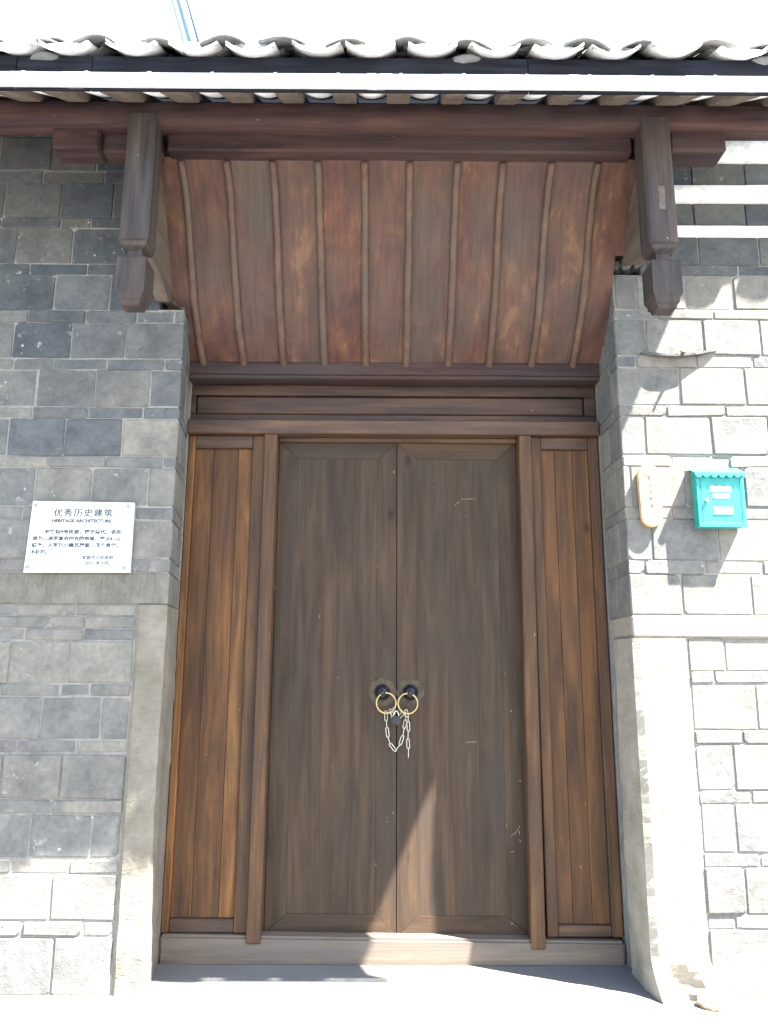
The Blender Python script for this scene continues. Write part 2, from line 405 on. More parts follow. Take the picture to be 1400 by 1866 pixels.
wl = thing('brick_wall', 'grey brick wall left of the gate, carrying the white plaque', 'wall', (-2, .2, 0))
wr = thing('brick_wall', 'grey brick wall right of the gate, mostly sunlit, carrying the teal mailbox', 'wall', (2, .2, 0))
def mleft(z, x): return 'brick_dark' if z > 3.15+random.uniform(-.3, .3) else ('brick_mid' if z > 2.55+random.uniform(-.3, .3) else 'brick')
def mright(z, x): return 'brick_dark' if z > 3.34 else ('brick_mid' if (x < 1.25 and z > 2.6) else 'brick')  # darker copies picked where the eave shadow falls
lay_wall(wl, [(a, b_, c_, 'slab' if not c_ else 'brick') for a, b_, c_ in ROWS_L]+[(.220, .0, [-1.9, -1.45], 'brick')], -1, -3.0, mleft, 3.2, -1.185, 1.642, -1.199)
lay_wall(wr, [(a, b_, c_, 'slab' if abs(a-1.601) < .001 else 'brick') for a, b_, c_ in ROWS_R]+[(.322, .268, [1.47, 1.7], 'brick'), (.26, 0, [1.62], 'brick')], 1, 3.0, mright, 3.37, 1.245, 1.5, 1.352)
bm = bmesh.new()
hexa(bm, [(-3, .0050, .0), (-1.062, .0050, 0), (-1.107, .34, 0), (-3, .34, 0), (-3, .0050, 3.12), (-1.062, .0050, 3.12), (-1.107, .34, 3.12), (-3, .34, 3.12)])
obj('mortar_core', bm, 'mortar', wl)
mkbox('mortar_core', 'mortar', wl, -3, -1.195, .0050, .34, 3.121, 4.32)
mkbox('mortar_core', 'mortar', wr, 1.106, 3, .0050, .34, 0, 3.325)
mkbox('mortar_core', 'mortar', wr, 1.255, 3, .0050, .34, 3.326, 4.32)
mkbox('mortar_core', 'mortar', wl, -3, -1.0995, .3405, .85, 0, 4.3)
mkbox('mortar_core', 'mortar', wr, 1.0995, 3, .3405, .85, 0, 4.3)
# crumbled mortar on the stepped wall heads under the canopy
for wall, x0, x1, z in ((wl, -1.19, -1.062, 3.117), (wr, 1.106, 1.25, 3.378)):
    bm = bmesh.new(); n = 9; G = [[None]*5 for _ in range(n)]
    for i in range(n):
        for k in range(5):
            x = x0+(x1-x0)*i/(n-1); y = .004+.33*k/4
            G[i][k] = bm.verts.new((x, y, z+.004+.05*abs(fbm((x*3, y*3, 0), 8, 2))+(.06*(1-i/(n-1)) if wall is wl else .055*i/(n-1)+.02)))
    for i in range(n-1):
        for k in range(4): bm.faces.new((G[i][k], G[i+1][k], G[i+1][k+1], G[i][k+1]))
    bmesh.ops.solidify(bm, geom=bm.faces[:], thickness=.01)
    obj('mortar_bed', bm, 'mortar', wall)
for k in range(7):                                    # rubble packed on the right wall head
    bm = bmesh.new(); bmesh.ops.create_icosphere(bm, subdivisions=2, radius=1)
    cx, cy, cz = 1.128+.02*k, .045+.04*(k % 3), 3.398+.012*(k % 2)
    for vtx in bm.verts:
        p = vtx.co.copy(); q = 1+.45*fbm(p, 1.7, k); vtx.co = Vector((cx+.030*p.x*q, cy+.05*p.y*q, cz+.034*p.z*q))
    obj('mortar_lump', bm, 'mortar' if k % 2 else 'brick_mid', wr)
# limewashed cornice courses at the head of the right wall
for i, (z0, z1, pr) in enumerate(((3.536, 3.597, .030), (3.722, 3.812, .055), (3.941, 4.048, .085))):
    bm = bmesh.new(); n = 26
    A = []
    for k in range(n+1):
        x = 1.262+(3-1.262)*k/n; w_ = .004*fbm((x, i, 0), 5)
        A.append([bm.verts.new(p) for p in ((x, .05, z0), (x, -pr+w_, z0+w_*.6), (x, -pr-.012+w_, z0+.014), (x, -pr-.006+w_*1.5, z1-.02+w_), (x, -pr+.012, z1-.004+w_), (x, .05, z1))])
    for P_, Q_ in zip(A, A[1:]):
        for k in range(6): bm.faces.new((P_[k], P_[(k+1) % 6], Q_[(k+1) % 6], Q_[k]))
    bm.faces.new(A[0]); bm.faces.new(A[-1][::-1])
    obj('cornice_course', bm, 'lime', wr, True)
for z0, z1, pr in ((3.5985, 3.7205, .012), (3.8135, 3.9395, .034), (4.0495, 4.2, .06)):
    x = 1.262
    while x < 2.9:
        x2 = min(x+random.uniform(.26, .31), 3.0)
        mkbox('brick', 'brick_dark', wr, x+.002, x2-.002, -pr+random.uniform(-.002, .002), .05, z0, z1, bev=.004); x = x2

# ------------------------------------------------------------------ stone posts
def stone_post(label, x0f, x1f, z1, seed, foot=False):
    t = thing('stone_post', label, 'stone post', ((x0f(0, 0)+x1f(0, 0))/2, .15, 0), 'stone posts at the foot of the gate jambs')
    bm = bmesh.new(); nz_ = 56; rings = []
    for i in range(nz_+1):
        z = z1*i/nz_
        y0 = -.012
        fl = 0
        if foot and z < .17: fl = (1-z/.17)**1.6
        ring = []
        def pt(x, y, c):
            d = .005*fbm((x, y, z), 9, seed)+.008*fbm((x, y, z), 2.5, seed+4)+.0035*fbm((x, y, z), 34, seed+9)
            return x+c[0]*d, y+c[1]*d
        xa, xb = x0f(0, z), x1f(0, z)
        n1 = 7
        for k in range(n1+1):     # front face
            x = xa+(xb-xa)*k/n1; y = y0
            rr = .016
            if k == 0: x += .004; y += .012
            if k == n1: x -= .004; y += .012
            if foot:
                y -= fl*(.05+.03*math.sin(k*1.3+1)); x += fl*.05*(k/n1)+fl*.02
                if k in (2, 3, 4) and .03 < z < .12: y += .05*fl
            px, py = pt(x, y, (.3, 1)); ring.append((px, py))
        for k in range(1, 5):     # outer side
            y = y0+.012+(DEPTH)*k/4; x = x1f(y, z)
            if foot: x += fl*.05*(1-k/4)
            ring.append(pt(x, min(y, DEPTH), (1, .2)))
        for k in range(3, 0, -1):  # inner side
            y = y0+.012+(DEPTH)*k/4; x = x0f(y, z)
            ring.append(pt(x, min(y, DEPTH), (1, .2)))
        rings.append([bm.verts.new((p[0], p[1], z)) for p in ring])
    for A, B in zip(rings, rings[1:]):
        n = len(A)
        for k in range(n): bm.faces.new((A[k], A[(k+1) % n], B[(k+1) % n], B[k]))
    bm.faces.new(rings[0][::-1]); bm.faces.new(rings[-1])
    obj('post_shaft', bm, 'sunlit_stone' if foot else 'post_stone', t)  # right post takes the stone with sunlight in its colour
    return t
sp = stone_post('tall cream sandstone post left of the gate, in shade above and sunlit at its foot', lambda y, z: -1.199, lambda y, z: xl(y)+.004, 1.640, 1)
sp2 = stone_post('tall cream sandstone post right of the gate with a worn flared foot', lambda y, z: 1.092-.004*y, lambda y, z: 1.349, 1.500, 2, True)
sp['group'] = sp2['group'] = 'stone posts at the foot of the gate jambs'
# broken stone lying at the foot of the right post
bm = bmesh.new(); bmesh.ops.create_icosphere(bm, subdivisions=3, radius=1)
for vtx in bm.verts:
    p = vtx.co.copy(); r = 1+.35*fbm(p, 1.6, 5)+.15*fbm(p, 5, 6)
    vtx.co = Vector((1.335+.085*p.x*r, -.085+.055*p.y*r, .012+.03*p.z*r))
tag(obj('broken_stone', bm, 'bare_soil'), 'rough brown broken stone at the foot of the right sandstone post', 'stone')

# ------------------------------------------------------------------ door frame
fr = thing('door_frame', 'brown wooden gate frame with lintel, carved transom, two door posts and threshold', 'door frame', (0, .38, 0))
bm = bmesh.new()
pts = [(-1.096, .341, -.01), (1.092, .341, -.01), (1.092, .52, -.01), (-1.096, .52, -.01), (-1.096, .337, .126), (1.092, .337, .104), (1.092, .52, .098), (-1.096, .52, .118)]
hexa(bm, pts, .012, 2); obj('threshold', bm, 'threshold_wood', fr)
mkbox('door_post', 'frame_wood', fr, -.687, -.619, .328, .50, .090, 2.574, bev=.005)
bm = bmesh.new(); hexa(bm, [(.648, .328, .072), (.716, .328, .072), (.716, .5, .072), (.648, .5, .072), (.664, .328, 2.574), (.732, .328, 2.574), (.732, .5, 2.574), (.664, .5, 2.574)], .005)
obj('door_post', bm, 'frame_wood', fr)
mkbox('head_rail', 'rail_wood', fr, -1.098, 1.094, .322, .50, 2.5755, 2.652, bev=.006)
mkbox('door_stop', 'rail_wood', fr, -.617, .662, .395, .50, 2.552, 2.5745, bev=.003)
mkbox('transom_rail', 'transom_wood', fr, -1.098, 1.094, .378, .46, 2.808, 2.8665, bev=.004)
mkbox('transom_rail', 'transom_wood', fr, -1.098, 1.094, .378, .46, 2.653, 2.698, bev=.004)
for x0, x1 in ((-1.098, -1.075), (1.035, 1.094)): mkbox('transom_stile', 'transom_wood', fr, x0, x1, .378, .46, 2.6995, 2.8065, bev=.003)
mkbox('transom_panel', 'transom_wood', fr, -1.074, 1.034, .388, .44, 2.700, 2.806, bev=.010)
bm = bmesh.new(); n = 44; rings = []
for i in range(n+1):        # hand-hewn lintel, slightly bowed and split along its lower edge
    x = -1.098+2.192*i/n; w_ = .004*fbm((x, 0, 0), 3, 8)
    pr = [(.283, 2.962), (.279, 2.953), (.282+w_, 2.893+w_*1.5), (.290, 2.889+w_*1.5), (.283, 2.884+w_*1.5), (.286, 2.871), (.292, 2.868), (.48, 2.868), (.48, 2.962)]
    rings.append([bm.verts.new((x, a, c_)) for a, c_ in pr])
for A, B in zip(rings, rings[1:]):
    k_ = len(A)
    for k in range(k_): bm.faces.new((A[k], A[(k+1) % k_], B[(k+1) % k_], B[k]))
bm.faces.new(rings[0]); bm.faces.new(rings[-1][::-1]); obj('lintel', bm, 'beam_wood', fr)

mkbox('light_stop_board', 'fascia_wood', fr, -1.098, 1.098, .53, .56, 0, 2.6)  # unseen dark board added so no light comes through the gate gaps
mkbox('light_stop_board', 'fascia_wood', fr, -1.098, 1.098, .53, .56, 2.605, 4.6)  # unseen, added to block light behind the lintel and canopy
# ------------------------------------------------------------------ side panels
def side_panel(label, xo, stile_w, planks, xi, ztop, zbot, z0, light=-1):
    """xo outer edge .. xi inner edge (by the post)"""
    lo, hi = min(xo, xi), max(xo, xi)
    t = thing('side_panel', label, 'wood panel', ((lo+hi)/2, .4, 0), 'narrow fixed panels beside the gate leaves')
    a, b_ = planks[0], planks[-1]
    mkbox('stile', 'gold_wood' if light > 0 else 'frame_wood', t, lo, a-.001, .365, .45, z0, 2.5745, bev=.004)
    mkbox('stile', 'frame_wood', t, b_+.001, hi, .365, .45, z0, 2.5745, bev=.004)
    mkbox('rail', 'rail_wood', t, a, b_, .367, .45, ztop, 2.5742, bev=.004)
    mkbox('rail', 'rail_wood', t, a, b_, .367, .45, z0+.001, zbot, bev=.004)
    for ip, (p, q) in enumerate(zip(planks, planks[1:])):
        mkbox('plank', 'gold_wood' if ip == light else 'panel_wood', t, p+.0009, q-.0009, .386+random.uniform(-.0005, .001), .43, zbot+.001, ztop-.001, bev=.0012)
    mkbox('light_stop_board', 'fascia_wood', t, a, b_, .431, .445, zbot, ztop)  # added behind the planks to stop light leaking through
side_panel('narrow orange brown panel of three planks left of the gate leaves', -1.097, .04, [-1.060, -.962, -.832, -.755], -.6885, 2.505, .186, .126, 2)
side_panel('narrow dark brown panel of knotty planks right of the gate leaves', 1.093, .05, [.787, .862, .955, 1.040], .7325, 2.508, .165, .114)

# ------------------------------------------------------------------ door leaves
def door_leaf(label, x0, x1, hinge, zb):
    t = thing('door_leaf', label, 'door leaf', ((x0+x1)/2, .44, 0), 'the two leaves of the gate')
    zt = 2.551; sw = .104; rh = .088; yf = .420
    def quad(name, mat, pts):
        bm = bmesh.new(); hexa(bm, [(p[0], yf, p[1]) for p in pts[:2]]+[(p[0], .47, p[1]) for p in pts[1::-1]]+[(p[0], yf, p[1]) for p in pts[3:1:-1]]+[(p[0], .47, p[1]) for p in pts[2:]], .0008)
        obj(name, bm, mat, t)
    g = .0003
    quad('stile', 'door_wood', [(x0, zb), (x0+sw-g, zb+rh), (x0+sw-g, zt-rh), (x0, zt)])
    quad('stile', 'door_wood', [(x1-sw+g, zb+rh), (x1, zb), (x1, zt), (x1-sw+g, zt-rh)])
    # mitred rails
    quad('rail', 'door_rail', [(x0+sw, zt-rh+g), (x1-sw, zt-rh+g), (x1-.003, zt), (x0+.003, zt)])
    quad('rail', 'door_rail', [(x0+.003, zb), (x1-.003, zb), (x1-sw, zb+rh-g), (x0+sw, zb+rh-g)])
    a, b_ = x0+sw, x1-sw; cuts = [a, a+(b_-a)*.36, a+(b_-a)*.71, b_]
    for p, q in zip(cuts, cuts[1:]): mkbox('plank', 'door_wood', t, p+.0001, q-.0001, yf+.0004+random.uniform(0, .0003), .465, zb+rh+.001, zt-rh-.001, bev=.0003)
    mkbox('light_stop_board', 'fascia_wood', t, x0+.002, x1-.002, .4705, .485, zb, zt)  # unseen backing added to keep the leaf joints dark
    # knocker
    kx = -.054 if hinge < 0 else .088; kz = 1.236
    bm = bmesh.new()
    prof = []; n = 32; A = []; B = []
    for k in range(n):
        an = 2*math.pi*k/n; r = .066+.006*abs(math.cos(4*an))
        r = min(r, (abs((.017-kx)/math.cos(an)) if ((.017-kx)*math.cos(an) > 0 and abs(math.cos(an)) > .2) else 9))
        A.append(bm.verts.new((kx+r*math.cos(an), yf-.003, kz+r*math.sin(an)))); B.append(bm.verts.new((kx+r*math.cos(an), yf+.001, kz+r*math.sin(an))))
    bm.faces.new(A); bm.faces.new(B[::-1])
    for k in range(n): bm.faces.new((A[k], A[(k+1) % n], B[(k+1) % n], B[k]))
    pl = obj('knocker_plate', bm, 'old_brass', t)
    bm = bmesh.new(); prof = [(.040, .003), (.040, .008)]
    for k in range(9):
        an = math.pi/2*k/8; prof.append((max(.034*math.cos(an), .010), .008+.036*math.sin(an)))
    prof += [(.011, .053), (.007, .057)]
    lathe(bm, prof, (kx, yf-.001, kz), seg=24); obj('knocker_boss', bm, 'iron', t, True)
    rx, rz, R_ = (-.035, 1.186, .049) if hinge < 0 else (.074, 1.184, .049)
    bm = bmesh.new(); pts = [(rx+R_*math.cos(2*math.pi*k/28), .372+.012*math.sin(2*math.pi*k/28), rz+R_*math.sin(2*math.pi*k/28)) for k in range(28)]
    tube(bm, pts, .0048, 8, True); obj('pull_ring', bm, 'brass', t, True)
    return t
MAT['door_rail'] = wood('door rail wood', (.024, .0155, .011), (.042, .026, .0165), (.066, .041, .023), 'X', (.036, .0265, .020), .5, .62, .5, spec=.18, con=.25)
door_leaf('left leaf of the dark brown gate, its lower corner touched by the sun patch', -.616, .0165, -1, .108)
door_leaf('right leaf of the dark brown gate with a tall sunlit wedge at its foot', .0205, .660, 1, .101)

# pale scratches on the right leaf
leaf2 = [o for o in bpy.data.objects if o.name.startswith('door_leaf')][-1]
for x, z, L_, a in ((.40, 2.245, .075, 2), (.34, 2.22, .04, 40), (.395, .995, .06, 4), (.60, .565, .05, 35), (.62, .59, .03, 60), (.585, .48, .018, 15), (.625, .53, .02, -40), (.56, .60, .015, 80)):
    bm = bmesh.new(); ca, sa = math.cos(math.radians(a)), math.sin(math.radians(a)); n_ = 5
    tube(bm, [(x+L_*(i/n_-.5)*ca-.0012*math.sin(i*2.1)*sa, .4198, z+L_*(i/n_-.5)*sa+.0012*math.sin(i*2.1)*ca) for i in range(n_+1)], [.0004, .0011, .0006, .0012, .0008, .0003], 5)
    obj('scratch', bm, 'scratch', leaf2)
# ------------------------------------------------------------------ chain and padlock
def link(t, c, d, L, W_, flat, r=.0022):
    d = Vector(d).normalized(); u = d.cross(Vector((0, 1, 0))).normalized() if flat else Vector((0, 1, 0))
    pts = []
    h = L/2-W_/2
    for k in range(7):
        a = math.pi*k/6; pts.append(Vector(c)+d*(h+W_/2*math.sin(a))+u*(W_/2*math.cos(a)))
    for k in range(7):
        a = math.pi+math.pi*k/6; pts.append(Vector(c)+d*(-h+W_/2*math.sin(a))+u*(W_/2*math.cos(a)))
    bm = bmesh.new(); tube(bm, pts, r, 6, True); obj('chain_link', bm, 'chain', t, True)
ch = thing('chain', 'pale long-link steel chain looped through the two ring handles', 'chain', (.01, .39, .95))
path = [(-.036, 1.142), (-.034, 1.100), (-.030, 1.063), (-.0255, 1.022), (-.014, .985), (.012, .955), (.036, .985), (.049, 1.024), (.056, 1.064), (.062, 1.100), (.064, 1.140)]
for i, (p, q) in enumerate(zip(path, path[1:])):
    a, b_ = Vector((p[0], .396, p[1])), Vector((q[0], .396, q[1]))
    link(ch, (a+b_)/2, b_-a, (b_-a).length+.009, .0135, i % 2 == 0)
for i in range(5):
    z = 1.118-.042*i; link(ch, (.076+.001*math.sin(i*2), .391, z-.004), (random.uniform(-.06, .06), 0, -1), .050, .0135, i % 2 == 1)
for i, (cx, cz, dx, dz) in enumerate(((-.008, 1.140, .5, -.9), (.000, 1.126, -.7, -.7), (.041, 1.128, -.7, -.8), (.052, 1.136, .5, -.9), (.067, 1.136, .2, -1), (-.004, 1.150, .3, 1))):
    link(ch, (cx, .372+.004*(i % 3), cz), (dx, .15*(i % 2), dz), .036, .0145, i % 2 == 0)
pk = thing('padlock', 'small black padlock hanging between the two ring handles', 'padlock', (.018, .37, 1.09))
bm = bmesh.new(); box(bm, -.005, .041, .357, .381, 1.082, 1.122, bev=.007, seg=2)
rot = Matrix.Rotation(math.radians(14), 4, 'Y')
for vtx in bm.verts: vtx.co = Vector((.018, .37, 1.115))+rot @ (vtx.co-Vector((.018, .37, 1.115)))
obj('lock_body', bm, 'iron', pk)
bm = bmesh.new(); tube(bm, [(.018+.013*math.cos(a)-.003, .369, 1.122+.026*math.sin(a)) for a in [math.pi*k/10 for k in range(11)]], .0032, 8); obj('shackle', bm, 'chain', pk, True)

# ------------------------------------------------------------------ canopy under the eave
cp = thing('door_canopy', 'curved reddish brown board canopy with vertical ribs over the gate', 'canopy', (0, 0, 2.95))
CUR = [(.322, 2.952), (.262, 2.992), (.190, 3.050), (.118, 3.120), (.052, 3.200), (-.008, 3.292), (-.064, 3.392), (-.122, 3.496), (-.186, 3.594), (-.256, 3.676), (-.335, 3.742)]
def curve_at(s):
    f = s*(len(CUR)-1); i = min(int(f), len(CUR)-2); t = f-i
    return (CUR[i][0]+(CUR[i+1][0]-CUR[i][0])*t, CUR[i][1]+(CUR[i+1][1]-CUR[i][1])*t)
ribs = [-1.023, -.807, -.589, -.373, -.152, .064, .289, .508, .736, .958]
edges = [-1.165]+ribs+[1.165]
def strip(bm, x0, x1, off, th, n=16, s0=0, s1=1, rnd=0):
    rings = []
    for i in range(n+1):
        s = s0+(s1-s0)*i/n; y, z = curve_at(s); y2, z2 = curve_at(min(s+.02, 1)); y1, z1_ = curve_at(max(s-.02, 0))
        d = Vector((0, y2-y1, z2-z1_)).normalized(); nn = Vector((0, -d.z, d.y))   # towards the viewer / down
        if nn.y > 0: nn = -nn
        p = Vector((0, y, z)); w_ = (x1-x0)
        if rnd:
            wob = .004*fbm((x0*3, s*4, 0), 1.3, 3); cx = (x0+x1)/2+wob
            ring = []
            for k in range(10):
                a = 2*math.pi*k/10; q = p+nn*(off+th/2*math.sin(a)); ring.append((cx+w_/2*math.cos(a)*(1-.12*s), q.y, q.z))
        else:
            a, b_ = p+nn*(off+th), p+nn*off
            sag = .003*fbm((x0, s*3, 0), 2, 6)
            ring = [(x0, a.y, a.z), ((x0+x1)/2, a.y+sag, a.z+sag), (x1, a.y, a.z), (x1, b_.y, b_.z), (x0, b_.y, b_.z)]
        rings.append([bm.verts.new(q) for q in ring])
    for A, B in zip(rings, rings[1:]):
        k_ = len(A)
        for k in range(k_): bm.faces.new((A[k], A[(k+1) % k_], B[(k+1) % k_], B[k]))
    bm.faces.new(rings[0]); bm.faces.new(rings[-1][::-1])
for a, b_ in zip(edges, edges[1:]):
    bm = bmesh.new()
    lo_ = 0
    if b_ > 1.1:
        strip(bm, a+.001, 1.099, -.002, .016, s0=0, s1=.60); strip(bm, a+.001, b_-.001, -.002, .016, s0=.60)
    else: strip(bm, a+.001, b_-.001, random.uniform(-.003, .001), .016, s0=lo_)
    obj('canopy_board', bm, 'canopy_wood', cp)
for x in ribs:
    bm = bmesh.new(); strip(bm, x-.021, x+.021, .022, .034, 22, -.0, .985, rnd=1); obj('rib', bm, 'rib_wood', cp, True)
# cross beam carried by the hanging posts, its ends sticking out past them
mkbox('cross_beam', 'beam_wood', cp, -1.075, 1.10, -.405, -.292, 3.722, 3.858, bev=.008)
mkbox('beam_end', 'beam_wood', cp, -1.595, -1.375, -.445, -.315, 3.703, 3.842, bev=.012)
mkbox('beam_end', 'beam_wood', cp, -1.374, -1.10, -.402, -.315, 3.712, 3.842, bev=.006)
mkbox('beam_end', 'beam_wood', cp, 1.262, 1.525, -.445, -.315, 3.706, 3.846, bev=.012)

# ------------------------------------------------------------------ hanging posts with carved ends
def hanging_post(label, cx, arm_side):
    t = thing('hanging_post', label, 'hanging post', (cx, -.44, 2.9), 'carved hanging posts either side of the canopy')
    hw = .065
    mkbox('post_shaft', 'post_wood', t, cx-hw, cx+hw, -.500, -.375, 3.205, 3.850, bev=.010)
    bm = bmesh.new()          # chamfered foot of the shaft running into a neck
    def sq(h, y, z): return [(cx-h, y-h*.96, z), (cx+h, y-h*.96, z), (cx+h, y+h*.96, z), (cx-h, y+h*.96, z)]
    yc = -.4375
    def loft(bm, prof):
        rs = [[bm.verts.new(p) for p in sq(h, yc, z)] for h, z in prof]
        for A, B in zip(rs, rs[1:]):
            for k in range(4): bm.faces.new((A[k], A[(k+1) % 4], B[(k+1) % 4], B[k]))
        bm.faces.new(rs[0][::-1]); bm.faces.new(rs[-1])
    loft(bm, [(.030, 3.128), (.031, 3.172), (.054, 3.184), (.061, 3.2035)]); obj('neck', bm, 'post_wood', t)
    bm = bmesh.new()
    loft(bm, [(.034, 2.905), (.041, 2.908), (.046, 2.926), (.053, 2.932), (.0545, 2.950), (.060, 2.960), (.0645, 2.968), (.0645, 3.118), (.060, 3.1275), (.040, 3.1279)])
    obj('carved_knob', bm, 'post_wood', t)
    # bracket board behind the post, its lower edge sloping down to the wall head
    bm = bmesh.new(); prism(bm, [(-.374, 3.23), (-.374, 3.845), (.02, 3.845), (.02, 3.165 if arm_side < 0 else 3.385), (-.03, 3.150 if arm_side < 0 else 3.37), (-.13, 3.20 if arm_side < 0 else 3.31), (-.30, 3.25)], cx-.035, cx+.035, 'X', .006)
    obj('bracket_board', bm, 'arm_wood', t)
    if arm_side > 0:
        mkbox('peg', 'arm_wood', t, 1.168, 1.198, -.5018, -.4985, 3.37, 3.485, bev=.0012)
    return t
hanging_post('dark hanging wooden post with square carved knob at the left end of the canopy', -1.165, -1)
hanging_post('dark hanging post with carved knob at the right end of the canopy, by sunlit wall', 1.181, 1)

# ------------------------------------------------------------------ tiled eave
SL = .70; LIPY = -.83; LIPZ = 3.858; XV = 2.00
rf = thing('tiled_eave', 'grey tiled eave with rafters and dark fascia over the gate', 'roof', (0, -.4, 3.7))
bm = bmesh.new(); n = 40; rings = []
for i in range(n+1):
    x = -3.0+(1.75+3.0)*i/n; w_ = .004*fbm((x, 2, 0), 1.2, 5); q = []
    for k in range(14):
        a = 2*math.pi*k/14; ex = math.copysign(abs(math.cos(a))**.55, math.cos(a)); ez = math.copysign(abs(math.sin(a))**.55, math.sin(a))
        q.append(bm.verts.new((x, -.432+.062*ex+w_, 3.863+.062*ez+w_)))
    rings.append(q)
for A, B in zip(rings, rings[1:]):
    for k in range(14): bm.faces.new((A[k], A[(k+1) % 14], B[(k+1) % 14], B[k]))
bm.faces.new(rings[0]); bm.faces.new(rings[-1][::-1]); obj('purlin', bm, 'beam_wood', rf, True)
def zr(y): return 3.744+.64*(y+.74)
raf = [-3.0+.0+.2545*i-.0 for i in range(0)]
x = -1.685
raf = [-1.685, -1.470, -1.215, -.963, -.713, -.478, -.235, .001, .246, .497, .740, .983, 1.240, 1.484, 1.735]
raf = [-2.95, -2.70, -2.44, -2.19, -1.94]+raf
for x in raf:
    bm = bmesh.new(); h = .049+random.uniform(-.004, .004); ya = -.742; yb = .35
    pts = [(x-h, ya, zr(ya)), (x+h, ya, zr(ya)), (x+h, yb, zr(yb)), (x-h, yb, zr(yb))]; pts += [(p[0], p[1], p[2]+.055) for p in pts]
    hexa(bm, pts, .004); obj('rafter', bm, 'rafter_wood', rf)
def arc_tile(bm, cx, w_, sag, y0, z0, length, up, th=.011, seg=7, dx=0, slope=SL, tw=0):
    rings = []
    for t in (0, 1):
        y = y0+length*t; z = z0+length*slope*t; R_ = []
        for layer in (0, 1):
            row = []
            for k in range(seg+1):
                u = -1+2*k/seg; a = 1-u*u
                zz = (a*sag if up else -a*sag)+(th if layer else 0)*(1 if up else 1)
                ww = w_*(1-.06*t) if up else w_*(1-.06*(1-t))
                row.append(bm.verts.new((cx+dx*t+u*ww/2, y, z+zz+tw*u)))
            R_.append(row)
        rings.append(R_)
    for layer in (0, 1):
        for k in range(seg): bm.faces.new((rings[0][layer][k], rings[0][layer][k+1], rings[1][layer][k+1], rings[1][layer][k]))
    for t in (0, 1):
        for k in range(seg): bm.faces.new((rings[t][0][k], rings[t][0][k+1], rings[t][1][k+1], rings[t][1][k]))
    for k in (0, seg): bm.faces.new((rings[0][0][k], rings[0][1][k], rings[1][1][k], rings[1][0][k]))
for a, b_ in zip(raf, raf[1:]):                       # pale tiles seen between the rafters
    bm = bmesh.new(); c_ = (a+b_)/2; w_ = b_-a-.06
    arc_tile(bm, c_, w_, .040, -.741, zr(-.741)+.052, .32, False); obj('soffit_tile', bm, 'pan', rf, True)
bm = bmesh.new(); xs = [-3.0, -1.62, -1.30, .55, XV]
for a, b_ in zip(xs, xs[1:]):
    mkbox('fascia_board', 'fascia_wood', rf, a+.0015, b_-.0015, -.762+random.uniform(0, .003), -.744, 3.742, 3.905, bev=.002)
bm.free()
# roof deck that closes the roof under the tiles
bm = bmesh.new(); prism(bm, [(-.743, 3.890), (2.2, 3.890+SL*2.943), (2.2, 3.872+SL*2.943), (-.743, 3.872)], -3.0, XV-.02, 'X'); obj('roof_deck', bm, 'fascia_wood', rf)

pans = [-1.618, -1.388, -1.131, -.859, -.606, -.348, -.115, .154, .408, .662, .919, 1.175, 1.453, 1.70]
pans = [-2.92, -2.66, -2.40, -2.14, -1.88]+pans
def tiles(root, pan_x, lipy, lipz, rows_single, rows_rest, expo=.105):
    rest = bmesh.new()
    for r in range(rows_single+rows_rest):
        single = r < rows_single
        for i, px in enumerate(pan_x):
            jx, jy, jz = random.uniform(-.016, .016), random.uniform(-.014, .014), random.uniform(-.006, .008)
            y = lipy+expo*r+jy; z = lipz+SL*(expo*r+jy)+.008+.043+jz
            bm = bmesh.new() if single else rest
            arc_tile(bm, px+jx, .215, .043, y, z, .19, False, dx=random.uniform(-.008, .008), slope=SL-.10, tw=random.uniform(-.006, .006))
            if single: obj('roof_tile', bm, 'pan' if r == 0 else 'tile', root, True)
            if r == 0:
                bm = bmesh.new(); A = []; B = []; m_ = 10
                for k in range(m_+1):
                    u = -1+2*k/m_; w_ = .215*.94
                    A.append(bm.verts.new((px+jx+u*w_/2, y-.004, z-(1-u*u)*.043-.008+.004*fbm((px+u*.1, 0, 0), 30))))
                    B.append(bm.verts.new((px+jx+u*w_/2, y+.026, z+.018*(1-u*u)+.006+.004*fbm((px+u*.1, 3, 0), 14))))
                for k in range(m_): bm.faces.new((A[k], A[k+1], B[k+1], B[k]))
                bmesh.ops.solidify(bm, geom=bm.faces[:], thickness=.005)
                obj('drip_face', bm, 'pan', root)
            if i+1 < len(pan_x):
                cx = (px+pan_x[i+1])/2; w_ = min(.20, (pan_x[i+1]-px)-.065)
                jx, jy, jz = random.uniform(-.024, .024), random.uniform(-.03, .03), random.uniform(-.010, .012)
                y = lipy+expo*r+jy+.01; z = lipz+SL*(expo*r+jy+.01)+.038+jz
                bm = bmesh.new() if single else rest
                arc_tile(bm, cx+jx, w_, random.uniform(.026, .046), y, z, .19, True, dx=random.uniform(-.03, .03), slope=SL-.10+random.uniform(-.05, .08), tw=random.uniform(-.018, .018))
                if single: obj('roof_tile', bm, 'tile', root, True)
    if rows_rest: obj('upper_tiles', rest, 'tile', root, True, kind='stuff')
    else: rest.free()
tiles(rf, pans, LIPY, LIPZ, 5, 20)
# mortar packing under some of the lip tiles
for i, (a, b_) in enumerate(zip(pans, pans[1:])):
    if random.random() < .35:
        c_ = (a+b_)/2+random.uniform(-.02, .02); bm = bmesh.new(); bmesh.ops.create_icosphere(bm, subdivisions=2, radius=1)
        for vtx in bm.verts:
            p = vtx.co.copy(); k = 1+.3*fbm(p, 2, i); vtx.co = Vector((c_+.075*p.x*k, LIPY+.085+.03*p.y*k, LIPZ+.045+.026*p.z*k))
        obj('mortar_lump', bm, 'tile', rf)

